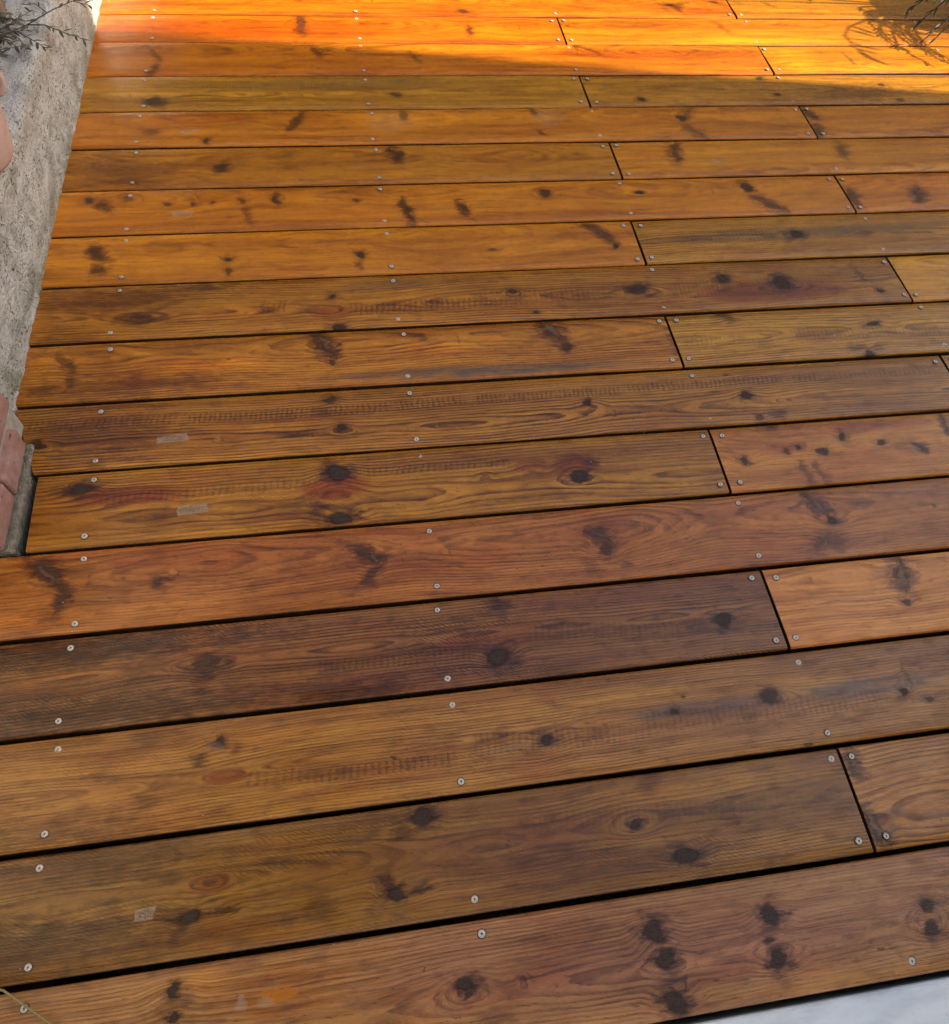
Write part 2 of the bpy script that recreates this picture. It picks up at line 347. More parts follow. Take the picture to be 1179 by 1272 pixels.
BOUND={0:(2.2469,0.00138),1:(2.1047,-0.00375),2:(1.9493,-0.00015),3:(1.7966,0.00094),4:(1.6514,-0.00113),5:(1.5013,-0.00075),6:(1.3506,0.00018),7:(1.2016,-0.00058),8:(1.0488,0.00071),9:(0.8997,-0.00045),10:(0.7491,0.00031),11:(0.5993,0.00109),12:(0.4506,0.00025),13:(0.3008,0.00088),14:(0.1501,-0.00042),15:(0.0001,-0.00141),16:(-0.1500,0.00000)}
JOINT= {0: 1.5281, 1: 0.9691, 2: 1.5388, 3: 0.9699, 4: 1.551, 5: 0.9827, 6: 1.5319, 7: 0.9626, 8: 1.538, 9: 0.9607, 10: 1.5232, 11: 0.9623, 12: 1.53, 13: 0.9625, 14: 1.53, 15: 0.9775, 16: 1.53}
FEATS={
 (0, 0):[('k',0.697,-0.0463,0.0155,0.0091,0,0.8),('k',1.333,-0.0017,0.0196,0.0073,0,0.8)],
 (1, 0):[('k',0.2388,0.0309,0.0155,0.0472,0,0.7),('S',0.2366,-0.0178,0.0223,0.0093,-0.8402,0.6),('k',0.7001,-0.0069,0.0081,0.0282,0,0.7)],
 (1, 1):[('S',1.4577,0.0242,0.0373,0.0068,-1.1689,0.3)],
 (2, 0):[('S',-0.1341,0.0224,0.0412,0.0055,-1.0987,0.5),('S',-0.129,-0.046,0.0345,0.0063,-1.9763,0.6),('S',0.2768,0.0281,0.0294,0.008,-1.154,0.5),('S',0.5345,0.0117,0.0311,0.0079,-1.329,0.4),('S',1.0104,0.0525,0.0522,0.0063,-0.6492,0.5)],
 (2, 1):[('S',1.7986,-0.0013,0.035,0.0039,-1.4383,0.4),('O',1.6292,0.007,0.0952,0.0323,0,0.6)],
 (3, 0):[('K',-0.1188,-0.0376,0.0191,0.0155,0,0.9),('k',0.4666,-0.0162,0.0156,0.0109,0,0.8),('C',0.532,-0.0196,0.0555,0.0046,0.0383,0.6),('L',0.1357,0.0288,0.287,0.0218,-0.0272,0.5),('G',0.3,0.0335,0.4021,0.0277,0.0199,0.3)],
 (3, 1):[('k',1.1158,-0.0435,0.0124,0.0113,0,0.9),('k',1.4888,0.0568,0.0109,0.0101,0,0.8),('k',1.5033,-0.0269,0.0143,0.0097,0,0.8),('B',1.7332,-0.0155,0.2158,0.0496,0,0.4),('L',1.4043,0.0145,0.4186,0.0295,0.0082,0.5),('k',1.8427,0.0198,0.0088,0.0081,0,0.9),('k',1.864,-0.0566,0.0186,0.0098,0,0.6)],
 (4, 0):[('S',0.2156,0.023,0.0434,0.0074,-2.0571,0.7),('k',0.0094,-0.0517,0.0074,0.0127,0,0.8),('k',-0.1217,-0.0167,0.0202,0.0112,0,0.5),('A',0.441,0.0131,0.0654,0.0426,0,1),('T',-0.0322,-0.0138,0.0224,0.0049,0,1),('k',0.4792,0.0435,0.0102,0.0243,0,0.5),('R',-0.0177,0.0385,0.1423,0.025,0,0.4),('k',0.8148,0.051,0.0086,0.0178,0,0.6),('S',0.8203,-0.0383,0.0199,0.0032,-0.7807,0.7),('A',0.8471,0.0237,0.048,0.0405,0,1),('k',1.1985,0.0174,0.0145,0.0162,0,0.9),('E',1.2137,-0.0435,0.0237,0.006,-0.753,0.7),('S',1.2183,-0.0391,0.0383,0.0114,-0.8825,0.5),('S',1.2219,0.0355,0.0352,0.0088,0.9677,0.6)],
 (4, 1):[('S',1.5655,0.0352,0.0353,0.0119,-0.9404,0.8),('S',1.5593,-0.04,0.0331,0.0152,-1.7872,0.7),('E',1.5574,-0.0303,0.0136,0.0058,-1.5407,0.4)],
 (5, 0):[('S',0.0478,-0.0085,0.023,0.0085,-2.2744,0.8),('k',0.0493,-0.0027,0.0136,0.0136,0,0.8),('S',0.4463,0.0323,0.0357,0.0114,-1.1304,0.85),('B',-0.2043,0.0023,0.1137,0.0741,0,0.4),('B',0.1918,0.0205,0.028,0.0463,0,0.25),('E',0.2275,0.0277,0.0389,0.0014,-1.5951,0)],
 (5, 1):[('S',1.1459,0.0265,0.0464,0.0118,-1.7187,0.75),('S',1.596,0.021,0.0377,0.0115,-1.7569,0.6),('T',1.2469,-0.0111,0.0193,0.0057,0,1),('C',1.4457,0.0034,0.4426,0.0034,-0.0242,0.4)],
 (6, 0):[('k',-0.2281,0.0395,0.0101,0.011,0,0.9),('S',-0.1963,0.0191,0.0264,0.0089,-0.8464,0.7),('k',-0.1509,0.0433,0.0119,0.0153,0,0.6),('k',-0.0655,0.0192,0.0112,0.0069,0,0.7),('k',-0.0123,0.0198,0.0061,0.0069,0,0.8),('k',0.031,0.0222,0.0044,0.0056,0,0.8),('k',0.0921,0.0268,0.0088,0.0099,0,0.7),('S',0.1058,-0.0207,0.0338,0.0062,-1.3781,0.4),('k',0.1674,0.0281,0.008,0.0198,0,0.8),('S',0.4545,-0.0226,0.0507,0.0083,-1.3913,0.85),('S',0.5788,-0.0175,0.0333,0.0085,-1.3608,0.8),('k',0.3385,0.017,0.0073,0.0071,0,0.8),('T',-0.0302,-0.0151,0.0192,0.0081,0,1),('k',0.7798,0.0274,0.0127,0.0178,0,0.9),('S',0.7844,0.0251,0.0212,0.0055,0.9077,0.6),('k',1.0117,0.0202,0.0111,0.0075,0,1),('K',1.2834,0.0302,0.0126,0.0185,0,0.9),('S',1.3192,-0.0303,0.0507,0.0122,-0.7388,0.75),('k',0.5891,-0.0235,0.0065,0.0099,0,0.8)],
 (6, 1):[('S',1.5463,-0.0112,0.0415,0.0129,-1.6692,0.7),('S',1.7254,-0.0127,0.038,0.0135,-1.8881,0.8),('k',1.7141,-0.0363,0.0109,0.0107,0,0.7)],
 (7, 0):[('S',-0.1943,0.0176,0.0315,0.0101,-0.893,0.8),('S',-0.1878,-0.0268,0.02,0.0105,-2.6259,0.7),('k',0.0669,-0.0136,0.0108,0.01,0,0.9),('k',0.0678,-0.047,0.0074,0.0134,0,0.6),('k',0.341,-0.0116,0.0095,0.0128,0,0.9),('S',0.3365,-0.0417,0.0178,0.0061,-1.7778,0.5),('k',0.6294,-0.0095,0.0108,0.0061,0,0.6),('S',0.8815,0.0333,0.0536,0.0101,-0.848,0.75),('E',0.8815,0.0321,0.0299,0.0029,-0.8167,0.4),('k',0.9051,-0.0108,0.0088,0.0089,0,1)],
 (7, 1):[('K',1.349,0.0053,0.0171,0.014,0,1),('L',1.1718,0.006,0.1291,0.0276,-0.0098,0.7),('L',1.5737,0.0078,0.1683,0.0285,-0.0119,0.6),('G',1.3563,0.0102,0.3932,0.0239,0.0257,0.5),('k',1.5166,0.0017,0.0258,0.0099,0,0.4)],
 (8, 0):[('K',-0.0966,-0.0215,0.0255,0.0162,0,0.6),('B',-0.0559,-0.0227,0.0154,0.0185,0,0.4),('B',0.0178,0.0603,0.0855,0.0157,0,0.6),('k',0.2798,0.0156,0.011,0.0102,0,0.9),('L',0.1575,-0.0063,0.0267,0.0228,-0.0626,0.9),('R',0.2697,-0.0286,0.0405,0.0228,0,0.6),('k',0.2829,-0.0701,0.0155,0.0096,0,1),('B',-0.2274,-0.0546,0.074,0.0178,0,0.4),('L',0.4952,-0.0197,0.1979,0.0195,0.0172,0.9),('k',0.651,0.0105,0.0105,0.0081,0,0.9),('k',0.6856,-0.0563,0.0069,0.0054,0,1),('K',0.9175,-0.0012,0.0211,0.0155,0,0.9),('G',0.3834,0.0486,0.099,0.0202,0.0035,0.3),('k',0.6499,0.0096,0.0096,0.0084,0,0.8),('K',1.1209,0.0198,0.0159,0.0139,0,0.9),('K',1.2538,0.0018,0.0209,0.0215,0,1),('L',1.2322,-0.0062,0.2554,0.0313,0.0044,0.7),('L',0.7267,-0.0076,0.1763,0.024,-0.0087,0.6),('k',1.4733,-0.0368,0.0107,0.0088,0,1),('R',1.2351,-0.0227,0.1974,0.0335,0,0.8),('S',1.4486,0.0204,0.024,0.005,-1.3687,0.5)],
 (9, 0):[('S',0.254,0.0369,0.0443,0.0144,-1.0832,0.85),('E',0.2557,0.0419,0.0256,0.0044,-1.0718,0.5),('k',0.2692,-0.0101,0.0077,0.009,0,0.8),('S',-0.2171,0.0235,0.0311,0.0058,-0.9281,0.6),('S',-0.2049,-0.0253,0.0217,0.0083,-1.891,0.6),('C',-0.1857,-0.0033,0.0904,0.0027,-0.0273,0.6),('O',0.0413,0.001,0.1398,0.015,0,0.8),('B',-0.2422,-0.0435,0.0422,0.0193,0,0.6),('R',-0.0955,-0.0322,0.0193,0.0165,0,0.5),('S',0.7125,0.0419,0.0419,0.0141,-0.9422,0.8),('E',0.7134,0.0454,0.027,0.0061,-0.9522,0.6),('S',0.735,-0.0022,0.018,0.0089,-1.4642,0.8),('B',0.7326,0.069,0.0143,0.0115,0,0.6),('G',0.5643,-0.0518,0.3169,0.0152,-0.0059,0.8),('O',0.4614,0.0126,0.1342,0.0215,0,0.4),('B',0.9578,0.0017,0.0089,0.0456,0,0.4)],
 (9, 1):[('S',1.0926,0.0605,0.0247,0.0095,-0.5835,0.6),('B',1.0742,0.0616,0.0215,0.012,0,0.4),('K',1.4121,0.0175,0.0153,0.008,0,0.9),('K',1.3698,-0.0661,0.0099,0.009,0,0.9),('B',1.3475,-0.0489,0.034,0.0152,0,0.6),('B',1.3969,-0.0524,0.0155,0.0152,0,0.6),('L',1.3931,-0.0082,0.1838,0.0235,-0.0455,0.6),('L',1.076,-0.0104,0.101,0.019,-0.1075,0.35)],
 (10, 0):[('K',-0.2392,-0.0094,0.0094,0.01,0,0.9),('L',-0.1387,0.0275,0.1328,0.0147,-0.0097,0.8),('L',0.1338,0.0236,0.1398,0.0151,-0.0187,0.9),('T',-0.015,-0.018,0.0256,0.0084,0,1),('O',0.1371,-0.0054,0.1199,0.0123,0,0.5),('k',0.2635,0.0495,0.011,0.011,0,0.9),('k',0.2785,-0.0198,0.0108,0.0099,0,1),('L',0.3675,0.0252,0.1521,0.0142,0.0264,0.9),('L',0.675,0.0288,0.1555,0.0133,-0.0023,1),('K',0.7443,0.0013,0.009,0.0079,0,0.9),('B',0.2718,-0.0365,0.0364,0.0122,0,0.3),('K',1.0681,-0.0028,0.0109,0.0097,0,1),('L',0.9899,0.0317,0.1747,0.0133,-0.0046,1),('L',1.3318,0.0303,0.1672,0.0123,-0.0035,1),('k',1.0404,0.0512,0.0064,0.0043,0,0.9),('B',1.1152,-0.0541,0.0226,0.0134,0,0.7),('k',1.0745,-0.0624,0.0101,0.0066,0,0.7),('B',1.0027,0.0073,0.0199,0.0069,0,0.4)],
 (11, 0):[('K',-0.1541,0.0401,0.0184,0.0121,0,1),('R',-0.0762,0.0192,0.0925,0.0219,0,0.8),('L',0.0445,0.0165,0.185,0.0138,0.0109,0.6),('T',0.0222,-0.016,0.0239,0.0081,0,1),('B',-0.1908,0.0407,0.0174,0.0137,0,0.4),('K',0.2632,0.0325,0.0183,0.0155,0,1),('R',0.2618,0.003,0.0627,0.028,0,0.9),('K',0.2681,-0.0569,0.0195,0.0112,0,1),('B',0.2302,-0.0409,0.0204,0.0242,0,0.7),('L',0.4419,0.0299,0.1364,0.0102,-0.0036,0.8),('R',0.687,0.0167,0.0452,0.0219,0,0.9),('K',0.6906,-0.0134,0.0154,0.0127,0,1),('B',0.7171,0.014,0.0176,0.0177,0,0.6),('R',0.6063,0.0179,0.0397,0.0147,0,0.6),('S',0.5225,0.0063,0.0172,0.0017,-0.0059,0.6),('B',0.6769,0.0666,0.0204,0.0123,0,0.4)],
 (11, 1):[('K',1.0141,-0.0043,0.0075,0.0092,0,0.8),('E',1.0185,-0.0157,0.0063,0.0034,-0.932,0.6),('k',1.0965,0.0076,0.0066,0.0081,0,0.7),('k',1.1259,0.0135,0.0072,0.0075,0,0.9),('k',1.1705,0.0012,0.0133,0.01,0,0.9),('k',1.2216,0.0316,0.0084,0.0135,0,0.9),('k',1.2939,0.0101,0.0107,0.0083,0,0.9),('S',1.366,-0.006,0.0188,0.0077,-0.8615,0.8),('B',1.3465,0.0056,0.0313,0.0192,0,0.45),('S',1.444,0.0433,0.0258,0.007,-1.6731,0.7),('B',1.0874,0.0677,0.0167,0.0196,0,0.5),('S',1.1209,-0.0449,0.0314,0.007,-1.5198,0.4),('S',1.1489,-0.0413,0.0254,0.0054,-1.477,0.5),('B',1.1562,-0.0547,0.0135,0.015,0,0.5),('R',1.2904,0.0508,0.1433,0.0131,0,0.6),('R',1.1016,0.0137,0.0549,0.0157,0,0.5),('E',1.1428,-0.0392,0.0238,0.0027,-1.4994,0.4)],
 (12, 0):[('S',-0.1885,0.035,0.0453,0.0121,-0.7178,0.9),('E',-0.1904,0.035,0.0261,0.0036,-0.6807,0.5),('S',-0.16,-0.0123,0.0323,0.0089,-1.8153,0.8),('B',-0.1723,-0.0387,0.0298,0.0182,0,0.5),('B',-0.0203,-0.0019,0.0197,0.0134,0,0.85),('S',0.0038,0.0075,0.009,0.0042,0.458,0.5),('B',-0.1194,-0.0217,0.0606,0.0372,0,0.3),('S',0.3032,0.0214,0.0387,0.0112,-0.541,0.75),('S',0.3141,-0.0183,0.0323,0.0087,-2.2563,0.7),('E',0.3203,0.0108,0.015,0.0023,-1.0999,0.5),('B',0.278,-0.0513,0.0215,0.0095,0,0.3),('S',0.6991,0.0144,0.0275,0.0129,-0.8476,0.75),('E',0.701,0.0168,0.0135,0.003,-0.7366,0.5),('K',0.7037,-0.0128,0.0104,0.0113,0,0.7),('B',0.6706,-0.0431,0.0139,0.02,0,0.35),('B',0.7319,-0.0443,0.0093,0.005,0,0.5),('S',1.1117,0.0365,0.039,0.0118,-1.0115,0.75),('E',1.1137,0.0377,0.0255,0.0048,-1.0394,0.55),('K',1.1272,0.004,0.0089,0.0095,0,0.9),('S',1.0888,-0.0416,0.0325,0.0104,-2.2992,0.45),('S',1.1179,-0.0348,0.023,0.0139,-1.9109,0.45),('E',1.097,-0.0342,0.0244,0.0021,-2.2104,0.6),('B',0.7317,-0.0448,0.0119,0.0077,0,0.5)],
 (13, 0):[('K',0.0573,0.0083,0.0198,0.0158,0,0.7),('R',0.0525,-0.0164,0.0216,0.0113,0,0.5),('O',0.0421,0.0424,0.0301,0.0286,0,0.9),('B',0.077,-0.0582,0.0232,0.0101,0,0.6),('B',-0.1879,-0.0187,0.1046,0.0263,0,0.35),('B',-0.1619,0.0611,0.0974,0.0153,0,0.3),('O',-0.1366,0.0118,0.0957,0.0063,0,0.5),('K',0.4967,-0.0312,0.0153,0.0139,0,1),('B',0.5122,0.0575,0.0265,0.0155,0,0.8),('L',0.339,-0.0182,0.1285,0.013,-0.0125,0.7),('L',0.6198,-0.0017,0.0879,0.0159,-0.0713,0.6),('R',0.4526,-0.0047,0.0701,0.0155,0,0.25),('K',0.869,-0.0108,0.0136,0.0132,0,1),('B',0.8278,-0.017,0.0231,0.0117,0,0.45),('L',0.7435,-0.016,0.0508,0.0162,-0.0405,0.6)],
 (13, 1):[('S',1.208,0.0343,0.0363,0.0141,-1.9835,0.8),('E',1.2068,0.0328,0.0266,0.005,-1.9916,0.6),('k',1.1897,-0.0156,0.0084,0.0083,0,0.8),('C',1.1226,-0.0015,0.1551,0.0017,-0.0247,0.9)],
 (14, 0):[('K',0.0768,0.0389,0.0083,0.0081,0,1),('E',0.0741,0.0345,0.0132,0.0095,-0.6493,0.5),('B',0.0516,0.0193,0.0149,0.0113,0,0.7),('B',0.1051,0.0278,0.0113,0.0095,0,0.5),('R',0.0874,-0.0092,0.0333,0.0129,0,0.7),('B',-0.0185,0.0563,0.0205,0.0174,0,0.45),('B',-0.0159,-0.0249,0.0126,0.0178,0,0.3),('B',0.0675,-0.0601,0.0269,0.0105,0,0.3),('L',0.165,-0.019,0.0555,0.0129,-0.0598,0.5),('C',-0.1206,-0.0287,0.0769,0.0016,0.0049,0.4),('k',0.3227,-0.0107,0.005,0.0026,0,0.8),('L',0.3077,-0.0236,0.1057,0.0112,0.0082,0.8),('E',0.488,-0.0193,0.043,0.0042,0.0813,0.6),('K',0.5429,-0.0173,0.0093,0.0081,0,1),('B',0.5208,-0.0264,0.018,0.0095,0,0.4),('B',0.5677,-0.0164,0.0121,0.0097,0,0.4),('L',0.5488,-0.014,0.1176,0.0194,-0.055,0.5),('R',0.5252,-0.0463,0.0515,0.0206,0,0.4),('k',0.7459,0.0054,0.0082,0.007,0,1),('K',0.9007,0.0087,0.0147,0.011,0,0.8),('G',0.7945,0.0041,0.1343,0.0145,-0.0071,0.6),('G',1.0678,0.0048,0.1383,0.0161,-0.003,0.7),('L',0.8867,-0.0111,0.2033,0.0186,-0.0241,0.7),('L',0.7681,-0.0215,0.1061,0.0121,0.0071,0.4),('k',1.1175,-0.0103,0.0073,0.0081,0,1),('k',1.1549,-0.0259,0.0074,0.0055,0,0.8),('k',0.7679,0.024,0.0048,0.003,0,0.8),('k',0.9329,-0.0691,0.0108,0.0039,0,0.8),('B',0.8655,-0.0197,0.024,0.0123,0,0.35),('S',1.1337,0.011,0.0319,0.0019,-1.6607,0.4)],
 (15, 0):[('K',0.0535,-0.0262,0.0118,0.0077,0,1),('S',0.0903,-0.0253,0.0252,0.0019,0.0157,0.8),('S',0.0372,-0.0445,0.0156,0.0053,-2.4168,0.5),('B',0.0276,0.0496,0.0122,0.0183,0,0.5),('R',0.0739,0.0092,0.0294,0.0129,0,0.6),('T',-0.005,-0.015,0.0126,0.0081,0,1),('S',-0.1228,-0.014,0.0534,0.0012,-0.0967,0.5),('K',0.3075,-0.0364,0.0099,0.0076,0,1),('S',0.3417,-0.0347,0.0251,0.0025,0.0117,0.8),('S',0.2975,-0.0211,0.0152,0.0047,2.3186,0.7),('S',0.288,-0.0363,0.0106,0.0013,3.0355,0.5),('B',0.2145,-0.0385,0.0226,0.0234,0,0.4),('K',0.354,0.0557,0.0142,0.0119,0,1),('B',0.3216,0.0407,0.0221,0.0154,0,0.6),('B',0.2684,0.0425,0.0548,0.0102,0,0.25),('K',0.7057,-0.0424,0.0157,0.0105,0,1),('B',0.6848,-0.035,0.0215,0.0085,0,0.5),('B',0.7381,-0.0332,0.0178,0.0103,0,0.4),('K',0.6466,0.007,0.0081,0.0088,0,0.9),('B',0.6772,0.061,0.021,0.0165,0,0.5),('L',0.7074,0.0158,0.2394,0.0158,-0.0493,0.35)],
 (15, 1):[('S',0.9933,-0.0428,0.0313,0.0122,-1.2221,0.9),('E',0.9943,-0.0384,0.0218,0.0045,-1.24,0.8),('S',0.9889,0.045,0.0204,0.0095,-1.5022,0.8),('E',0.9899,0.0498,0.0096,0.0034,-1.375,0.7),('C',1.0577,0.0088,0.0742,0.0011,-0.0014,0.8),('B',1.0119,-0.0362,0.0167,0.0196,0,0.4)],
 (16, 0):[('K',0.0359,0.0471,0.0058,0.0099,0,1),('K',0.0369,0.0184,0.0064,0.0049,0,1),('B',0.0371,0.0363,0.0177,0.0238,0,0.45),('O',0.068,0.0543,0.031,0.0187,0,0.6),('P',0.1411,0.0198,0.0098,0.0063,0,1),('P',0.1164,0.0234,0.0071,0.0112,0,1),('A',0.1589,0.0265,0.023,0.0079,0,1),('K',0.3862,0.0044,0.0109,0.0085,0,1),('K',0.3867,-0.0092,0.0044,0.0036,0,0.8),('B',0.4162,-0.0356,0.0285,0.0109,0,0.5),('B',0.3902,-0.0034,0.0288,0.0155,0,0.35),('S',0.458,-0.0019,0.0104,0.0011,-0.0445,0.6),('k',0.3368,0.0273,0.002,0.0017,0,0.8),('k',0.2974,0.0126,0.002,0.0014,0,0.8),('K',0.6379,0.027,0.0122,0.0155,0,1),('K',0.6438,-0.0064,0.0117,0.009,0,1),('K',0.6461,-0.0528,0.0143,0.0149,0,1),('B',0.6466,-0.0319,0.0252,0.0131,0,0.4),('K',0.8011,0.0229,0.013,0.0142,0,1),('K',0.786,-0.0056,0.0064,0.004,0,0.8),('K',0.7922,-0.028,0.0119,0.0113,0,1),('K',1.0189,0.004,0.0099,0.0105,0,0.9),('K',1.0163,-0.0241,0.0094,0.0093,0,0.9),('B',1.0147,-0.0106,0.0236,0.0282,0,0.3),('k',0.9303,-0.0342,0.0065,0.0024,0,0.7),('k',0.7008,-0.0382,0.0036,0.0017,0,0.7),('k',0.7897,0.0278,0.0023,0.0025,0,1)],
}

def plain(name, c, rough=.6, spec=.4, var=.25, scale=30, bump=0., metal=None):
    b = NB(name)
    n = b.noise(scale, 4, .6)
    cc = b.mix(b.lin(n, .3, .7), tuple(x*(1-var) for x in c), tuple(x*(1+var) for x in c))
    if bump: b.bump(n, 1, bump)
    return b.out(cc, rough, metal, spec)

# ------------------------------------------------------------------ setting: ground
bm = bmesh.new()
bmesh.ops.create_grid(bm, x_segments=8, y_segments=8, size=900)
b = NB('dry_soil')
n1 = b.noise(2.2, 5, .6); n2 = b.noise(40, 4, .65)
gc = b.mix(b.lin(n1, .35, .65), (.10, .085, .055), (.05, .06, .025))
gc = b.mix(b.lin(n2, .3, .7, 0, .5), gc, (.16, .14, .11))
b.bump(n2, 1, .01)
o = mesh('ground', bm, b.out(gc, .9)); o.location = (0, 0, -.19); o['kind'] = 'structure'

# white door sill at the near edge of the deck
b = NB('painted_stone')
n1 = b.noise((5, 26, 9), 4, .6); n2 = b.noise(170, 4, .65)
wc = b.mix(b.lin(n1, .32, .68), (.74, .83, .89), (.90, .94, .95))
wc = b.mix(b.step(b.noise((5, 14, 3), 4, .65, (4, 4, 4)), .46, .68, 0, .7), wc, (.45, .50, .56))
wc = b.mix(b.step(n2, .60, .75, 0, .35), wc, (.38, .38, .37))
b.bump(b.m('ADD', n2, n1), .5, .001)
bm = bmesh.new(); box(bm, -.448, 4.1, -.6, -.1535, -.16, -.001, .004)
sill = mesh('door_sill', bm, b.out(wc, .55)); sill['kind'] = 'structure'

# ------------------------------------------------------------------ the deck
deck = empty('wooden_deck', (1.5, 1.5, -.15), 'wet looking oiled brown pine deck of long screwed boards with dark knots', 'deck')
deck_inv = Matrix.Translation((-1.5, -1.5, .15))

def sink(o):                      # parent a part built in world coordinates to the deck
    o.parent = deck; o.matrix_parent_inverse = deck_inv

def bline(k, u):
    if k in BOUND: return BOUND[k][0] + BOUND[k][1]*u
    return 2.2469 + (-k)*.15

GAPW = {15: .0072, 14: .0070, 13: .0070, 12: .0070, 11: .0066, 10: .0062, 9: .0070, 8: .0060, 16: .0088}
def gapw(k): return GAPW.get(k, .0056)
TH = .028
b = NB('gap_shade_side')  # near-black sides paint the shade of the gaps into the wood
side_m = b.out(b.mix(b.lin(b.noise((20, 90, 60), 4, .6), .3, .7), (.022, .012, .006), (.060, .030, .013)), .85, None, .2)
def board_mesh(row, x0, x1, seed, mat, slant=0.):
    rnd = random.Random(seed)
    yc = (bline(row, 0) + bline(row-1, 0))/2
    n = max(2, int((x1-x0)/.16))
    bm = bmesh.new(); rings = []
    r = .0032
    tilt = rnd.uniform(-.0012, .0012); lift = rnd.uniform(-.0006, .0006)
    lo_e = gapw(row)/2; hi_e = gapw(row-1)/2
    for i in range(n+1):
        t = i/n
        u = x0 + (x1-x0)*t
        y0 = bline(row, u) + lo_e - yc + mnoise.noise((u*2.1, row*7.3, seed))*.0011
        y1 = bline(row-1, u) - hi_e - yc + mnoise.noise((u*2.1, row*7.3+3, seed+5))*.0011
        zz = lift + mnoise.noise((u*1.3, row*3.1, 9.))*.0008
        za = zz - tilt; zb = zz + tilt
        prof = [(y0, -TH), (y0, za-r*1.15), (y0+r*.33, za-r*.38), (y0+r*1.1, za-r*.03), (y0+.02, za+.0004),
                (y1-.02, zb+.0004), (y1-r*1.1, zb-r*.03), (y1-r*.33, zb-r*.38), (y1, zb-r*1.15), (y1, -TH)]
        e = .0012 if i in (0, n) else 0
        du = 0
        ring = []
        for (y, z) in prof:
            if i == 0 and slant: du = slant*(y1-y)/(y1-y0)
            ring.append(bm.verts.new((u+du, y, z - e)))
        rings.append(ring)
    m = len(prof)
    for a, c in zip(rings, rings[1:]):
        for k in range(m): bm.faces.new((a[k], a[(k+1) % m], c[(k+1) % m], c[k]))
    bm.faces.new(rings[0][::-1]); bm.faces.new(rings[-1])
    bmesh.ops.recalc_face_normals(bm, faces=bm.faces)
    o = mesh('deck_board', bm, mat)
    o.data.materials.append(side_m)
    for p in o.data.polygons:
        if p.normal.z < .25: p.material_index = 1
    for p in o.data.polygons: p.use_smooth = abs(p.normal.x) < .5
    o.data.set_sharp_from_angle(angle=R(50))
    o.location = (0, yc, 0)
    sink(o)
    return o, yc

# screws: countersunk zinc heads with a star recess
def screw_mesh():
    bm = bmesh.new(); n = 18
    prof = [(.0064, -.0006), (.0058, -.0004), (.0055, -.0004), (.0053, .0001), (.0046, .0005), (.0030, .0003)]
    rings = [[bm.verts.new((rr*math.cos(2*math.pi*k/n), rr*math.sin(2*math.pi*k/n), zz)) for k in range(n)] for rr, zz in prof]
    star = lambda k: 0.0015 + .0004*math.cos(6*2*math.pi*k/n)
    rings.append([bm.verts.new((star(k)*math.cos(2*math.pi*k/n), star(k)*math.sin(2*math.pi*k/n), .0005)) for k in range(n)])
    rings.append([bm.verts.new((star(k)*.9*math.cos(2*math.pi*k/n), star(k)*.9*math.sin(2*math.pi*k/n), -.0022)) for k in range(n)])
    for a, c in zip(rings, rings[1:]):
        for k in range(n): bm.faces.new((a[k], a[(k+1) % n], c[(k+1) % n], c[k]))
    bm.faces.new(rings[-1])
    me = bpy.data.meshes.new('screw'); bm.to_mesh(me); bm.free()
    return me
b = NB('zinc')
n1 = b.noise(420, 3, .6)
zc = b.mix(b.lin(n1, .35, .65), (.40, .36, .30), (.70, .66, .60))
sd = b.sep(b.pos)
zc = b.mix(b.step(sd[2], .0, -.0003), zc, (.03, .018, .01))
screw_me = screw_mesh(); screw_me.materials.append(b.out(zc, .42, .15))

rs = random.Random(77)
def add_screws(board, yc, row, xs):
    for x in xs:
        for v in (-.0535, .0535):
            if rs.random() < .015: continue
            yy = bline(row, x) if v < 0 else bline(row-1, x)
            s = bpy.data.objects.new('screw', screw_me); col.objects.link(s); s.parent = board
            s.location = (x + rs.uniform(-.004, .004), yy - yc + (.0205 if v < 0 else -.0205) + rs.uniform(-.003, .003), .0010 + rs.uniform(-.0004, .0003))
            q_ = rs.uniform(.80, .92); s.scale = (q_, q_, 1)
            s.rotation_euler = (rs.uniform(-.06, .06), rs.uniform(-.06, .06), rs.uniform(0, 1))

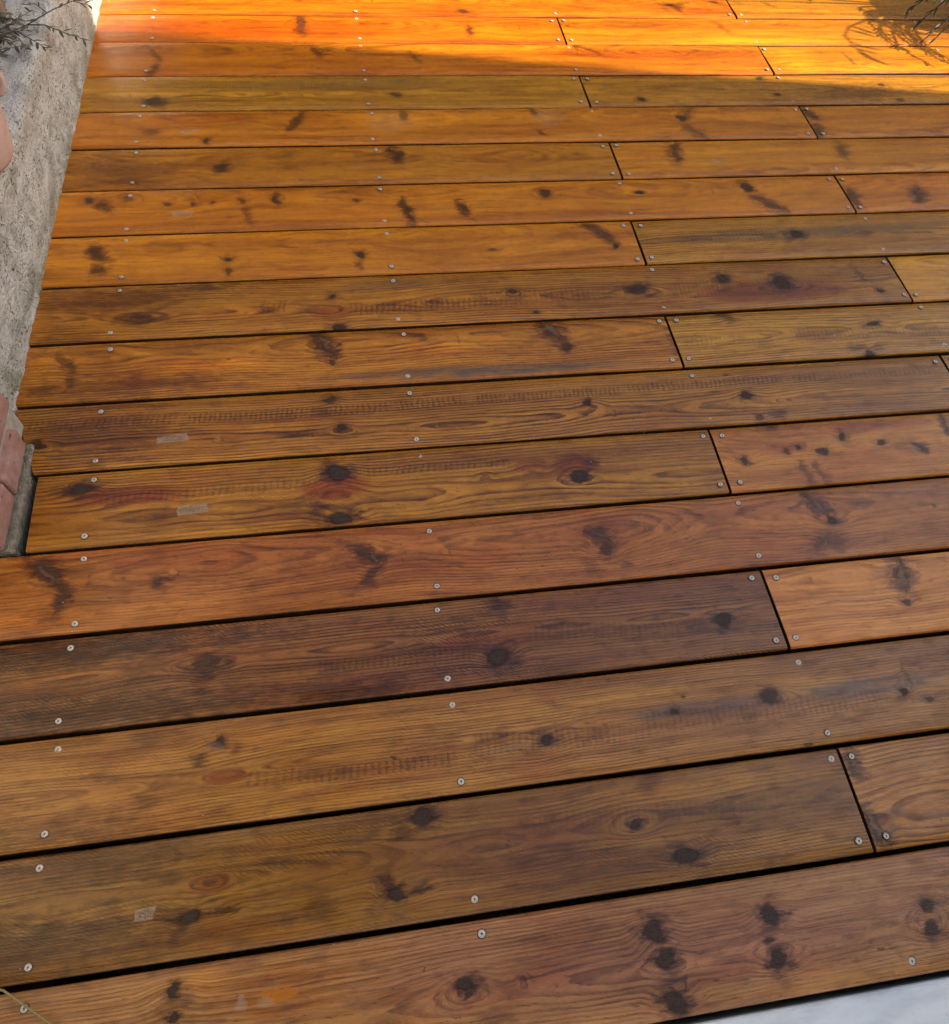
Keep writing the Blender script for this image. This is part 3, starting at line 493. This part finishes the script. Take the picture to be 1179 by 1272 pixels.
# per board: early wood, late wood, pith (v, depth), ring frequency, ring contrast, red stain, saw marks, dirt
def C(r, g, b_): return srgb(r, g, b_)
TINT = {
 (16, 0): (C(168, 116, 72), C(92, 52, 32), (-.01, .030), 245, .50, .55, .0, .40),
 (15, 0): (C(150, 102, 50), C(84, 50, 26), (.015, .020), 235, .55, .50, .5, .50),
 (15, 1): (C(180, 124, 66), C(112, 68, 34), (-.03, .05), 190, .8, .3, .0, .3),
 (14, 0): (C(170, 116, 60), C(92, 54, 28), (.0, .012), 240, .55, .45, .25, .45),
 (13, 0): (C(150, 98, 54), C(70, 40, 24), (.0, .010), 205, .75, .5, .8, .55),
 (13, 1): (C(200, 132, 70), C(136, 78, 38), (.05, .06), 220, .45, .3, .0, .25),
 (12, 0): (C(172, 108, 54), C(96, 54, 28), (.03, .055), 240, .50, .5, .0, .35),
 (11, 0): (C(172, 112, 46), C(106, 60, 26), (-.02, .022), 160, .8, .35, .35, .35),
 (11, 1): (C(190, 122, 62), C(130, 74, 40), (.06, .06), 200, .4, .55, .0, .25),
 (10, 0): (C(176, 114, 52), C(96, 56, 26), (-.02, .014), 170, .9, .3, .15, .35),
 (10, 1): (C(178, 118, 60), C(112, 66, 36), (0, .03), 170, .8, .3, .1, .35),
 (9, 0): (C(182, 114, 46), C(110, 65, 25), (.04, .05), 200, .75, .3, .0, .35),
 (9, 1): (C(190, 128, 58), C(124, 78, 34), (.0, .02), 170, .8, .2, .2, .35),
 (8, 0): (C(176, 112, 44), C(96, 58, 24), (-.01, .016), 160, .85, .4, .2, .40),
 (8, 1): (C(200, 132, 48), C(150, 90, 32), (.05, .05), 200, .5, .2, .0, .25),
 (7, 0): (C(190, 116, 38), C(138, 80, 26), (.05, .06), 200, .45, .2, .0, .25),
 (7, 1): (C(184, 118, 48), C(112, 66, 28), (.0, .018), 170, .85, .2, .1, .40),
 (6, 0): (C(192, 116, 38), C(140, 80, 26), (.05, .06), 200, .4, .2, .0, .22),
 (6, 1): (C(190, 112, 36), C(140, 76, 24), (.05, .05), 200, .5, .3, .0, .25),
 (5, 0): (C(180, 112, 40), C(128, 74, 26), (.03, .05), 200, .5, .25, .0, .30),
 (5, 1): (C(190, 118, 42), C(136, 78, 26), (-.05, .05), 200, .5, .3, .0, .25),
 (4, 0): (C(188, 114, 40), C(138, 78, 26), (.05, .06), 200, .45, .3, .0, .28),
 (4, 1): (C(184, 112, 40), C(132, 74, 24), (-.05, .05), 200, .5, .3, .0, .25),
 (3, 0): (C(180, 118, 46), C(120, 74, 28), (.0, .02), 170, .75, .2, .0, .30),
 (3, 1): (C(180, 116, 46), C(118, 72, 28), (.0, .02), 170, .75, .2, .1, .35),
 (2, 0): (C(188, 114, 38), C(134, 74, 24), (.05, .05), 200, .5, .3, .0, .25),
 (2, 1): (C(190, 116, 38), C(136, 76, 24), (-.03, .05), 200, .5, .3, .0, .22),
 (1, 0): (C(192, 110, 32), C(138, 70, 20), (.03, .05), 200, .55, .4, .0, .22),
 (1, 1): (C(192, 116, 38), C(136, 76, 24), (.04, .04), 190, .55, .3, .0, .22),
 (0, 0): (C(192, 112, 34), C(138, 74, 22), (.02, .04), 190, .55, .7, .0, .3),
}
DEF = (C(186, 114, 42), C(132, 76, 26), (.03, .04), 190, .55, .3, .0, .25)
spare = [wood(900+i, *DEF[:2], (), (v, d), 185, .6, .3, 0, .28) for i, (v, d) in enumerate(((.03, .045), (-.02, .02), (.0, .03)))]

def board_mat(row, piece):
    ft = FEATS.get((row, piece), ())
    t = TINT.get((row, piece))
    if t is None: return spare[(row*3+piece) % 3]
    k = (.030, .0150, .0075) if row < 11 else (.028, .0180, .0135)
    return wood(row*10+piece, t[0], t[1], ft, t[2], t[3], t[4], t[5], t[6], t[7], k, ((1.80, 2.08, 1.6) if piece == 0 else (1.78, 2.36, 1.7)) if row < 3 else (1.84, 2.44, 2.8) if row < 8 else (1.83, 2.33, 3.1) if row < 12 else (1.88, 2.26, 3.9))

for k, v in {(0, 0): [('O', 1.45, -.055, .35, .02, 0, .7), ('O', .95, -.05, .2, .02, 0, .6)], (1, 1): [('O', 1.55, -.055, .38, .018, 0, 1.), ('R', 1.3, .03, .5, .025, 0, .5), ('O', 1.05, .045, .07, .03, 0, .7)],  # pale bands on the sunlit far rows: sun glare painted into the wood colour
             (1, 0): [('O', .80, -.01, .16, .05, 0, .8), ('R', .1, .0, .4, .05, 0, .5)], (2, 1): [('O', 1.63, .01, .08, .06, 0, .8), ('O', 1.95, -.055, .5, .015, 0, .8)], (2, 0): [('R', 1.2, .02, .4, .03, 0, .6), ('O', .85, .06, .3, .012, 0, .6)],
             (0, 1): [('O', 1.65, -.05, .14, .02, 0, .8), ('O', 1.95, -.055, .2, .018, 0, .8)],
             (16, 0): [('V', .72, .0, .34, .045, .02, .8), ('V', .36, .02, .12, .05, 0, .6)], (14, 0): [('B', -.15, -.055, .2, .02, 0, .5), ('V', .88, -.03, .3, .035, .02, .7), ('V', 1.2, .045, .15, .03, 0, .6)],
             (9, 0): [('B', -.12, -.04, .18, .035, 0, .5)], (10, 0): [('B', -.14, .0, .12, .06, 0, .45)], (8, 0): [('B', -.15, .03, .14, .04, 0, .55)], (5, 0): [('B', -.16, -.02, .13, .05, 0, .55)],  # dark blots at left board ends, here and around: stain plus painted shade
             (13, 0): [('B', -.12, .05, .28, .03, 0, .7), ('B', -.1, -.05, .3, .03, 0, .7), ('B', .25, -.06, .1, .02, 0, .6), ('V', .35, -.05, .35, .025, .02, .8), ('V', .75, .05, .35, .02, 0, .6), ('V', .1, .05, .25, .02, 0, .5)], (12, 0): [('V', 1.05, .04, .5, .03, 0, .6), ('V', .7, .03, .2, .03, 0, .4)],
             (15, 0): [('B', -.12, -.03, .18, .03, 0, .5), ('B', -.05, .05, .12, .03, 0, .5), ('V', .45, -.0, .2, .05, 0, .6), ('O', .75, .045, .2, .02, 0, .5), ('O', .85, -.05, .2, .02, 0, .4)], (11, 1): [('V', 1.15, .04, .25, .03, 0, .5)]}.items():
    FEATS[k] = list(FEATS.get(k, ())) + v
RIGHT = 4.12
JO = [2.105, 2.68, 3.25, 3.82]
for row in range(-5, 17):
    j = JOINT.get(row, .97 if row % 2 else 1.53)
    left = -.2945 if row <= 9 else (-.2895 if row == 10 else (-.2285 if row < 12 else -.448))
    slant = .052 if row == 10 else 0
    rr = random.Random(row*31+5)
    lx = -.1505 + .0009*(row+1)
    mx = .392 + (.0018*row if row < 12 else .0195)
    g = .0026
    if row % 2:
        e2 = j + (2.285 if row != 13 else 2.28)
        pieces = [(left, j-g, [lx, mx, j-.019]), (j+g, e2-g, [j+.019, 1.545, 2.105, 2.68, e2-.02]), (e2+g, RIGHT, [e2+.02, 4.0])]
    else:
        pieces = [(left, j-g, [lx, mx, .968, j-.017]), (j+g, RIGHT, [j+.017, 2.105, 2.68, 3.25, 3.82])]
    for pc, (a, c, xs) in enumerate(pieces):
        o, yc = board_mesh(row, a, c, row*10+pc, board_mat(row, pc), slant if pc == 0 else 0)
        
        add_screws(o, yc, row, xs)

# joists that carry the boards
jm = plain('dark_joist', (.012, .009, .006), .95, .1)
for x in (-.145, .41, .968, 1.535, 2.105, 2.68, 3.255, 3.82):
    y1 = 3.12 if x > -.3 else .59
    bm = bmesh.new(); box(bm, x-.03, x+.03, -.14, y1, -.188, -TH-.0005)
    sink(mesh('joist', bm, jm))

# ------------------------------------------------------------------ rough rendered garden wall on the left
def render_mat():
    b = NB('rough_render')
    P = b.pos
    big = b.noise((3, 2.2, 5), 4, .6); mid = b.noise((26, 20, 30), 4, .6); fin = b.noise((160, 110, 170), 4, .7)
    c = b.mix(b.lin(big, .35, .65), (.54, .535, .49), (.70, .695, .65))
    c = b.mix(b.step(mid, .45, .66, 0, .5), c, (.25, .24, .20))
    z = b.sep(P)
    alg = b.m('MULTIPLY', b.step(z[2], .075, .01), b.step(b.noise((16, 12, 22), 4, .65, (2, 2, 2)), .42, .60))
    c = b.mix(b.m('MULTIPLY', alg, .6), c, (.17, .165, .06))
    tan = b.m('MULTIPLY', b.step(b.m('ABSOLUTE', b.m('SUBTRACT', z[2], .165)), .035, .0), b.step(b.noise((10, 5, 18), 3, .6), .35, .6))
    c = b.mix(b.m('MULTIPLY', tan, .35), c, (.27, .20, .11))
    wp = b.m('MULTIPLY', b.step(z[2], .032, .008), b.m('MULTIPLY', b.step(z[1], 1.22, 1.02), b.step(b.noise((18, 9, 30), 3, .6, (8, 8, 8)), .38, .55)))
    c = b.mix(b.m('MULTIPLY', wp, .9), c, (.68, .69, .68))
    pit = b.m('MULTIPLY', b.step(b.noise((330, 170, 260), 2, .55, (3, 1, 4)), .59, .68), b.step(b.noise((22, 18, 24), 2, .5, (9, 9, 9)), .36, .52))
    c = b.mix(b.m('MULTIPLY', pit, .75), c, (.075, .062, .042))
    h = b.m('SUBTRACT', b.m('ADD', fin, b.m('MULTIPLY', mid, 1.3)), b.m('MULTIPLY', pit, 1.4))
    b.bump(h, 1., .009)
    return b.out(c, .92, None, .2)
wall = empty('garden_wall', (-.40, 2.1, -.15), 'low rough grey rendered garden wall with mossy pitted face along the deck', 'wall')
bm = bmesh.new()
ys = [.872 + i*(2.5/330) for i in range(331)]
prof = []
for i in range(8): prof.append((-.2905, -.15 + i*.145/8))
for i in range(34): prof.append((-.2905, -.006 + i*.178/33))
for i in range(1, 9):
    a = i/8*math.pi/2
    prof.append((-.3085 + .018*math.cos(a), .172 + .018*math.sin(a)))
for i in range(1, 18): prof.append((-.3085 - i*.0125, .190))
grid = []
for y in ys:
    row_ = []
    for (x, z) in prof:
        d = mnoise.noise((x*9, y*7, z*9))*.0035 + mnoise.noise((x*45, y*38, z*45))*.0034 + mnoise.noise((x*130, y*110, z*130))*.0015
        pit = mnoise.noise((x*120+7, y*75, z*120))
        if pit > .33: d -= (pit-.33)*.012
        f = 1 if z < .16 else .6
        topf = 0 if z < .165 else min(1, (z-.165)/.02)
        dd = d if z > .01 else d*.7
        low = .0
        if y < 1.2 and z < .03: low = .0035*(1-(z+.01)/.04)*max(0, mnoise.noise((y*30, z*20, 3))+.5) if z > -.01 else 0
        row_.append(bm.verts.new((x + (dd+low)*(1-topf), y, z + d*topf*1.3)))
    grid.append(row_)
for a, c in zip(grid, grid[1:]):
    for k in range(len(prof)-1): bm.faces.new((a[k], c[k], c[k+1], a[k+1]))
# back and end faces close the wall
back = [(grid[0][-1], grid[-1][-1])]
nb = [bm.verts.new((-.521, ys[0], -.15)), bm.verts.new((-.521, ys[-1], -.15))]
bm.faces.new([g[-1] for g in grid][::-1] + [nb[0], nb[1]][0:2])
bm.faces.new(grid[0][:] + [nb[0]])
bm.faces.new(grid[-1][::-1] + [nb[1]])
bmesh.ops.recalc_face_normals(bm, faces=bm.faces)
rm = render_mat()
o = mesh('render', bm, rm, wall, True); o.matrix_parent_inverse = Matrix.Translation((.40, -2.1, .15))

# leaf litter and gravel lying on the wall top, built as loose flakes (nobody could count them)
rg = random.Random(5)
bm = bmesh.new()
for i in range(900):
    x = rg.triangular(-.52, -.318, -.44); y = rg.uniform(1.55, 2.5)
    if y < 1.75 and rg.random() < .6: continue
    s = rg.uniform(.003, .009); a = rg.uniform(0, 6.3)
    l = Vector((math.cos(a), math.sin(a), rg.uniform(-.3, .3)))*s; p = Vector((-math.sin(a), math.cos(a), rg.uniform(-.3, .3)))*s*.45
    c0 = Vector((x, y, .1935 + rg.uniform(0, .004)))
    bm.faces.new([bm.verts.new(c0+l), bm.verts.new(c0+p), bm.verts.new(c0-l), bm.verts.new(c0-p)])
b = NB('leaf_litter')
lc_ = b.mix(b.lin(b.noise(70, 3, .6), .3, .7), (.10, .085, .05), (.30, .28, .23))
o = mesh('leaf_litter', bm, b.out(lc_, .9)); o['kind'] = 'stuff'; o['label'] = 'grey brown leaf litter scattered on the wall top'; o['category'] = 'litter'

# ------------------------------------------------------------------ brick pier at the end of the wall
pier = empty('brick_pier', (-.38, .73, -.15), 'pier of chipped pink red bricks at the near end of the grey wall', 'brick pier')
pinv = Matrix.Translation((.38, -.73, .15))
b = NB('pink_brick')
n1 = b.noise(38, 4, .6); n2 = b.noise(210, 4, .7)
bc = b.mix(b.lin(n1, .32, .68), (.34, .17, .135), (.45, .27, .22))
bc = b.mix(b.step(b.noise(16, 4, .65, (5, 5, 5)), .50, .70, 0, .7), bc, (.50, .36, .31))
bc = b.mix(b.step(b.noise((120, 70, 90), 2, .5), .66, .72, 0, .85), bc, (.05, .03, .022))
b.bump(b.m('ADD', n2, n1), .8, .003)
brick_m = b.out(bc, .88, None, .25)
b = NB('old_mortar')
n1 = b.noise(60, 4, .65)
mc = b.mix(b.lin(n1, .3, .7), (.30, .28, .24), (.48, .45, .40))
b.bump(n1, 1, .004)
mort_m = b.out(mc, .95)
b = NB('mossy_mortar')
n1 = b.noise(75, 4, .65); n2 = b.noise(260, 3, .6)
mc = b.mix(b.step(n1, .42, .58), (.33, .27, .21), (.20, .19, .13))
mc = b.mix(b.step(n2, .58, .66, 0, .8), mc, (.38, .35, .28))
mc = b.mix(b.step(b.noise(24, 2, .5, (1, 7, 1)), .55, .68, 0, .8), mc, (.10, .13, .11))
b.bump(b.m('ADD', n1, n2), 1, .006)
moss_m = b.out(mc, .95)
def rough_box(x0, x1, y0, y1, z0, z1, bev, amp, seed, cuts=3):
    bm = bmesh.new(); box(bm, x0, x1, y0, y1, z0, z1, bev, 2)
    bmesh.ops.subdivide_edges(bm, edges=[e for e in bm.edges if e.calc_length() > .02], cuts=cuts, use_grid_fill=True)
    for v in bm.verts:
        p = v.co*55 + Vector((seed, seed*2, 0))
        v.co += Vector((mnoise.noise(p), mnoise.noise(p+Vector((9, 0, 0))), mnoise.noise(p+Vector((0, 9, 0)))))*amp
    return bm
first_bricks = []
for (x1, y0, y1, z0, z1) in ((-.2535, .7085, .812, .004, .0505), (-.2545, .602, .7035, .006, .0500),
                             (-.2655, .7475, .858, .0575, .106), (-.2665, .642, .742, .0575, .106), (-.266, .602, .637, .0575, .106)):
    o = mesh('brick', rough_box(x1-.20, x1, y0, y1, z0, z1, .005, .0022, y0*100+z0*900, 2), brick_m, pier, True)
    o.matrix_parent_inverse = pinv
tmpl = mesh('brick', rough_box(-.20, 0, 0, .0785, 0, .049, .005, .0022, 4, 2), brick_m, pier, True)
tmpl.matrix_parent_inverse = pinv; tmpl.location = (-.2700, .602, .113)
rb = random.Random(8)
for k in range(1, 40):
    zc_ = .113 + (k//3)*.0555
    if k % 3 == 0 and k//3 == 0: continue
    c_ = link_copy(tmpl, pier, (-.2700 + rb.uniform(-.0015, .0015), .602 + (k % 3)*.0865, zc_), (0, 0, rb.uniform(-.01, .01)))
bm = bmesh.new(); box(bm, -.47, -.262, .596, .872, .838, 2.4, .004)  # pier carried up out of view, added to block sky from the left
o = mesh('added_shaft', bm, rm, pier); o.matrix_parent_inverse = pinv
o = mesh('mortar', rough_box(-.455, -.2690, .606, .860, -.15, .836, .004, .003, 3, 4), mort_m, pier, True); o.matrix_parent_inverse = pinv
o = mesh('mortar_ledge', rough_box(-.30, -.2440, .602, .815, -.15, .0035, .004, .0028, 8, 6), moss_m, pier, True); o.matrix_parent_inverse = pinv

# ------------------------------------------------------------------ terracotta pot on the wall
def lathe(bm, prof, n=40):
    rings = [[bm.verts.new((r*math.cos(2*math.pi*k/n), r*math.sin(2*math.pi*k/n), z)) for k in range(n)] for r, z in prof]
    for a, c in zip(rings, rings[1:]):
        for k in range(n): bm.faces.new((a[k], a[(k+1) % n], c[(k+1) % n], c[k]))
    bm.faces.new(rings[0][::-1]); bm.faces.new(rings[-1])
b = NB('terracotta')
n1 = b.noise(24, 4, .6)
tcc = b.mix(b.lin(n1, .35, .65), (.52, .31, .25), (.60, .44, .38))
tcc = b.mix(b.step(b.noise((14, 14, 30), 4, .6, (3, 3, 3)), .45, .65, 0, .6), tcc, (.56, .41, .36))
b.bump(b.noise(200, 3, .6), .4, .002)
terra = b.out(tcc, .85, None, .25)
pot = empty('terracotta_pot', (-.358, 1.325, .1925), 'pink terracotta pot with a looped handle standing on the garden wall', 'pot')
bm = bmesh.new()
lathe(bm, [(.06, 0), (.078, .003), (.084, .012), (.089, .04), (.094, .08), (.098, .13), (.1, .17), (.104, .174), (.108, .182), (.108, .205), (.104, .211), (.098, .211), (.094, .205), (.09, .185), (.0, .168)][:-1])
body_ = mesh('body', bm, terra, pot, True)
bm = bmesh.new()
hp = []
for i in range(13):
    a = -1.45 + i/12*2.9
    hp.append((.096 + .017*math.cos(a), 0, .128 + .026*math.sin(a)))
tube(bm, hp, [.006]*13, 10)
hd = mesh('handle', bm, terra, pot, True); hd.rotation_euler = (0, 0, .35)
bm = bmesh.new(); lathe(bm, [(.0905, .183), (.0915, .190), (.05, .195), (.01, .196)])
mesh('soil', bm, plain('potting_soil', (.035, .025, .018), .95, .2, .4, 90, .004), pot, True)

# ------------------------------------------------------------------ weathered post behind the pot
b = NB('post_wood')
n1 = b.noise((160, 160, 9), 4, .6); n2 = b.noise((40, 40, 4), 3, .6)
pc_ = b.mix(b.lin(n1, .3, .7), (.075, .04, .02), (.30, .18, .095))
pc_ = b.mix(b.step(n2, .5, .7, 0, .6), pc_, (.36, .27, .17))
b.bump(n1, 1, .004)
bm = bmesh.new(); box(bm, -.04, .04, -.04, .04, 0, 1.1, .006)
post = mesh('wooden_post', bm, b.out(pc_, .85)); post.location = (-.416, 1.838, .185); post.rotation_euler = (0, 0, .2)
post['label'] = 'weathered brown wooden post with fibrous grain standing on the wall'; post['category'] = 'post'

# ------------------------------------------------------------------ plants
def leaf_mesh(name, L, W, bend, mat):
    bm = bmesh.new(); n = 5; rows_ = []
    for i in range(n+1):
        t = i/n
        wd = W*math.sin(math.pi*(t*.92+.04))**.8
        z = bend*t*t
        rows_.append([bm.verts.new((t*L, -wd, z)), bm.verts.new((t*L, 0, z - wd*.35)), bm.verts.new((t*L, wd, z))])
    for a, c in zip(rows_, rows_[1:]):
        for k in range(2): bm.faces.new((a[k], a[k+1], c[k+1], c[k]))
    me = bpy.data.meshes.new(name); bm.to_mesh(me); bm.free()
    for p in me.polygons: p.use_smooth = True
    me.materials.append(mat)
    return me
def leaf_mat(name, c1, c2):
    b = NB(name)
    oi = b.new('ShaderNodeObjectInfo').outputs['Random']
    return b.out(b.mix(oi, c1, c2), .55, None, .4)
olive = leaf_mat('olive_leaf', (.050, .052, .030), (.13, .125, .075))
stem_m = plain('twig_bark', (.085, .070, .040), .85, .3, .3, 120)
twig_leaf = leaf_mesh('leaf', .019, .0025, -.004, olive)
shrub = empty('straggly_plant', (-.44, 1.66, .1925), 'straggly olive leaved twigs sprawling over the wall beside the pot', 'plant')
sinv = Matrix.Translation((.44, -1.66, -.1925))
rl = random.Random(12)
def twig(pts, r0, leaf_from, nleaf, size=1., spread=.9, tip=True):
    bm = bmesh.new()
    tube(bm, pts, [r0*(1-.7*i/(len(pts)-1)) for i in range(len(pts))], 6)
    o = mesh('twig', bm, stem_m, shrub, True); o.matrix_parent_inverse = sinv
    pv = [Vector(p) for p in pts]
    for i in range(nleaf):
        t = leaf_from + (1-leaf_from)*(i+rl.random()*.6)/nleaf
        f = min(t, .999)*(len(pv)-1); k = int(f); p = pv[k].lerp(pv[k+1], f-k)
        d = (pv[k+1]-pv[k]).normalized()
        side = 1 if i % 2 else -1
        yaw = math.atan2(d.y, d.x) + side*rl.uniform(.3, spread)
        l = bpy.data.objects.new('leaf', twig_leaf); col.objects.link(l); l.parent = shrub
        l.location = p - Vector((-.44, 1.66, .1925))
        l.rotation_euler = (rl.uniform(-.6, .6), rl.uniform(-.5, .2), yaw)
        sc_ = size*rl.uniform(.7, 1.25); l.scale = (sc_, sc_*rl.uniform(.8, 1.3), sc_)
twig([(-.44, 1.66, .195), (-.36, 1.695, .215), (-.30, 1.725, .228), (-.252, 1.765, .238), (-.215, 1.79, .243), (-.178, 1.775, .242)], .0017, .62, 9)
twig([(-.30, 1.725, .228), (-.262, 1.714, .233), (-.225, 1.69, .231), (-.178, 1.668, .226)], .0014, .35, 11, .95)
twig([(-.32, 1.71, .222), (-.285, 1.680, .220), (-.255, 1.655, .216)], .0013, .15, 8, .9)
twig([(-.262, 1.755, .236), (-.285, 1.772, .246), (-.315, 1.778, .24)], .0012, .3, 5, .8)
twig([(-.325, 1.70, .225), (-.300, 1.665, .218), (-.292, 1.640, .212)], .0010, .4, 3, .8)
twig([(-.44, 1.66, .195), (-.40, 1.63, .225), (-.365, 1.615, .235), (-.32, 1.612, .226)], .0022, .1, 15, 1.25, 1.4)
twig([(-.44, 1.66, .195), (-.41, 1.66, .24), (-.385, 1.66, .255), (-.35, 1.655, .245)], .002, .1, 16, 1.3, 1.6)
twig([(-.44, 1.66, .195), (-.42, 1.70, .23), (-.39, 1.725, .245), (-.345, 1.735, .24)], .002, .2, 14, 1.2, 1.6)
twig([(-.44, 1.66, .195), (-.43, 1.63, .25), (-.405, 1.60, .27)], .002, .1, 12, 1.2, 1.6)

for k in range(12):
    x0, y0 = rl.uniform(-.385, -.335), rl.uniform(1.64, 1.80)
    a = rl.uniform(-1.2, 1.6); L = rl.uniform(.03, .065)
    twig([(x0 - .03*math.cos(a), y0 - .03*math.sin(a), .200), (x0, y0, .212), (x0 + L*.6*math.cos(a), y0 + L*.6*math.sin(a), .216), (x0 + L*math.cos(a+.3), y0 + L*math.sin(a+.3), .210)], .0011, .1, 9, rl.uniform(.6, 1.), 1.3)

# dark leafy shrub in a pot at the far right, its fronds hanging into the corner
dk_leaf = leaf_mat('dark_leaf', (.012, .016, .007), (.035, .035, .014))
frond = leaf_mesh('leaf', .060, .0062, -.015, dk_leaf)
bush = empty('potted_shrub', (2.57, 2.28, .001), 'dark narrow leaved shrub hanging over the sunlit boards at the far right corner', 'shrub')
bm = bmesh.new(); lathe(bm, [(.11, 0), (.12, .01), (.15, .22), (.165, .225), (.165, .26), (.145, .26), (.14, .225)])
mesh('pot', bm, terra, bush, True)
bm = bmesh.new(); lathe(bm, [(.139, .215), (.139, .228), (.05, .24)])
mesh('soil', bm, bpy.data.materials['potting_soil'], bush, True)
rl = random.Random(4)
SMALL = [.42]
def branch(az, reach, z0, z1, droop, nleaf):
    pts = []
    for i in range(7):
        t = i/6
        pts.append((math.cos(az)*reach*t, math.sin(az)*reach*t, .23 + z0*math.sin(min(1, t*1.3)*math.pi/2) - droop*t*t + z1*t))
    bm = bmesh.new(); tube(bm, pts, [.005*(1-.75*i/6) for i in range(7)], 6)
    mesh('branch', bm, stem_m, bush, True)
    pv = [Vector(p) for p in pts]
    for i in range(nleaf):
        t = .25 + .75*((i+rl.random()*.5)/nleaf)**.7
        f = min(t, .999)*6; k = int(f); p = pv[k].lerp(pv[k+1], f-k)
        l = bpy.data.objects.new('leaf', frond); col.objects.link(l); l.parent = bush
        l.location = p
        l.rotation_euler = (rl.uniform(-.7, .7), rl.uniform(-.2, .9), az + (1 if i % 2 else -1)*rl.uniform(.15, .9))
        s = rl.uniform(.7, 1.2)*SMALL[0]; l.scale = (s, s, s)
for az, reach, z0, dr in ((3.25, .42, .05, .25), (3.4, .44, .06, .25), (3.52, .48, .05, .255), (3.62, .40, .05, .24), (3.72, .46, .06, .255), (3.85, .40, .05, .24), (4.0, .36, .06, .23),
                          (3.45, .34, .05, .20), (3.6, .30, .04, .18), (3.3, .36, .05, .20), (3.8, .33, .05, .2), (3.55, .45, .06, .255), (3.68, .36, .05, .22), (3.15, .40, .05, .22)):
    branch(az, reach + .10, z0, 0, dr, 40)
SMALL[0] = 1.
for az, reach, z0, z1, dr, nl in ((3.1, .40, .2, .1, .1, 13), (4.8, .36, .25, .1, .1, 12), (5.6, .36, .28, .1, .1, 12), (.4, .36, .28, .1, .1, 12), (1.4, .36, .28, .1, .1, 12), (2.4, .36, .26, .1, .1, 12), (3.8, .2, .4, .1, 0, 12), (1., .18, .45, .1, 0, 10)):
    branch(az, reach, z0, z1, dr, nl)

# dry stalk lying across the near left corner
bm = bmesh.new()
tube(bm, [(-.33, .045, .006), (-.25, .030, .012), (-.19, .011, .014), (-.155, .000, .014), (-.115, -.029, .012), (-.085, -.052, .009), (-.05, -.085, .005)], [.0011, .0013, .0014, .0014, .0013, .0012, .0008], 6)
o = mesh('dry_stalk', bm, plain('straw', (.30, .24, .10), .6, .4, .25, 60), None, True)
o['label'] = 'thin yellow dry grass stalk lying across the near left boards'; o['category'] = 'stalk'

# grit and crumbs of bark scattered over the boards
rg = random.Random(31)
bm = bmesh.new()
for i in range(260):
    x = rg.uniform(-.25, 1.9); y = rg.uniform(-.12, 1.9)
    if rg.random() < .45: x = -.288 + abs(rg.gauss(0, .09)); y = rg.uniform(.02, 2.2)
    if y < .85 and x < -.22: continue
    s = rg.uniform(.0004, .0012)
    r_ = bmesh.ops.create_icosphere(bm, subdivisions=1, radius=s)
    bmesh.ops.scale(bm, vec=(1, rg.uniform(.5, 1), .6), verts=r_['verts'])
    bmesh.ops.translate(bm, vec=(x, y, .0012), verts=r_['verts'])
b = NB('grit')
o = mesh('grit', bm, b.out(b.mix(b.step(b.noise(25, 1, .5), .4, .6), (.16, .12, .08), (.52, .48, .42)), .8)); o['kind'] = 'stuff'; o['label'] = 'tiny pale grit scattered on the boards'; o['category'] = 'grit'

# ------------------------------------------------------------------ the house round the deck (outside the frame, it casts the shade)
house = empty('house', (4.2, -2, -.19), 'pale rendered house with a wing right of the deck and an added left wing', 'house')
hinv = Matrix.Translation((-4.2, 2, .19))
hm = plain('house_render', (.42, .38, .32), .9, .2, .12, 14, .004)
HX, HY, HH = 4.2, 1.545, 3.3
bm = bmesh.new()
vs_ = [[bm.verts.new((x, y, z)) for (x, y) in ((HX, -6), (HX+4, -6), (HX+4, HY-.95), (HX, HY))] for z in (-.19, HH)]
for k in range(4): bm.faces.new((vs_[0][k], vs_[0][(k+1) % 4], vs_[1][(k+1) % 4], vs_[1][k]))
bm.faces.new(vs_[1])
o = mesh('wing', bm, hm, house); o.matrix_parent_inverse = hinv
for nm, bx in (('house_or_added_facade', (-4.2, -.45, -3., .592, -.19, HH)), ('house_or_added_facade', (1.5, HX-.002, -.95, -.602, -.19, HH)), ('lintel', (-.448, 1.498, -.95, -.602, 2.2, HH)), ('added_canopy', (-.449, .30, -.601, 1.0, 2.15, 2.25))):  # left wing and door roof added out of view to block near-left sky
    bm = bmesh.new(); box(bm, *bx)
    o = mesh(nm, bm, hm, house); o.matrix_parent_inverse = hinv

# tall leafy screen, added out of frame to block low sky reflections
added_hedge = empty('added_hedge', (1.5, 6.6, -.19), 'added unseen dark green leafy screen that blocks low sky beyond the deck', 'added_hedge')
b = NB('added_hedge_leaves')
n1 = b.noise(30, 4, .7)
hc = b.mix(b.lin(n1, .35, .65), (.018, .03, .010), (.06, .085, .028))
b.bump(n1, 1, .05)
bm = bmesh.new()
bmesh.ops.create_cube(bm, size=1)
bmesh.ops.scale(bm, vec=(16, 1.6, 4.6), verts=bm.verts)
bmesh.ops.subdivide_edges(bm, edges=bm.edges[:], cuts=24, use_grid_fill=True)
for v in bm.verts:
    p = Vector((v.co.x, v.co.y*3, v.co.z))
    v.co += Vector((mnoise.noise(p*2.1), mnoise.noise(p*1.7 + Vector((5, 0, 0))), mnoise.noise(p*2.3 + Vector((0, 5, 0)))))*.22
bmesh.ops.translate(bm, vec=(0, 0, 2.25), verts=bm.verts)
mesh('added_crown', bm, b.out(hc, .7), added_hedge, True)
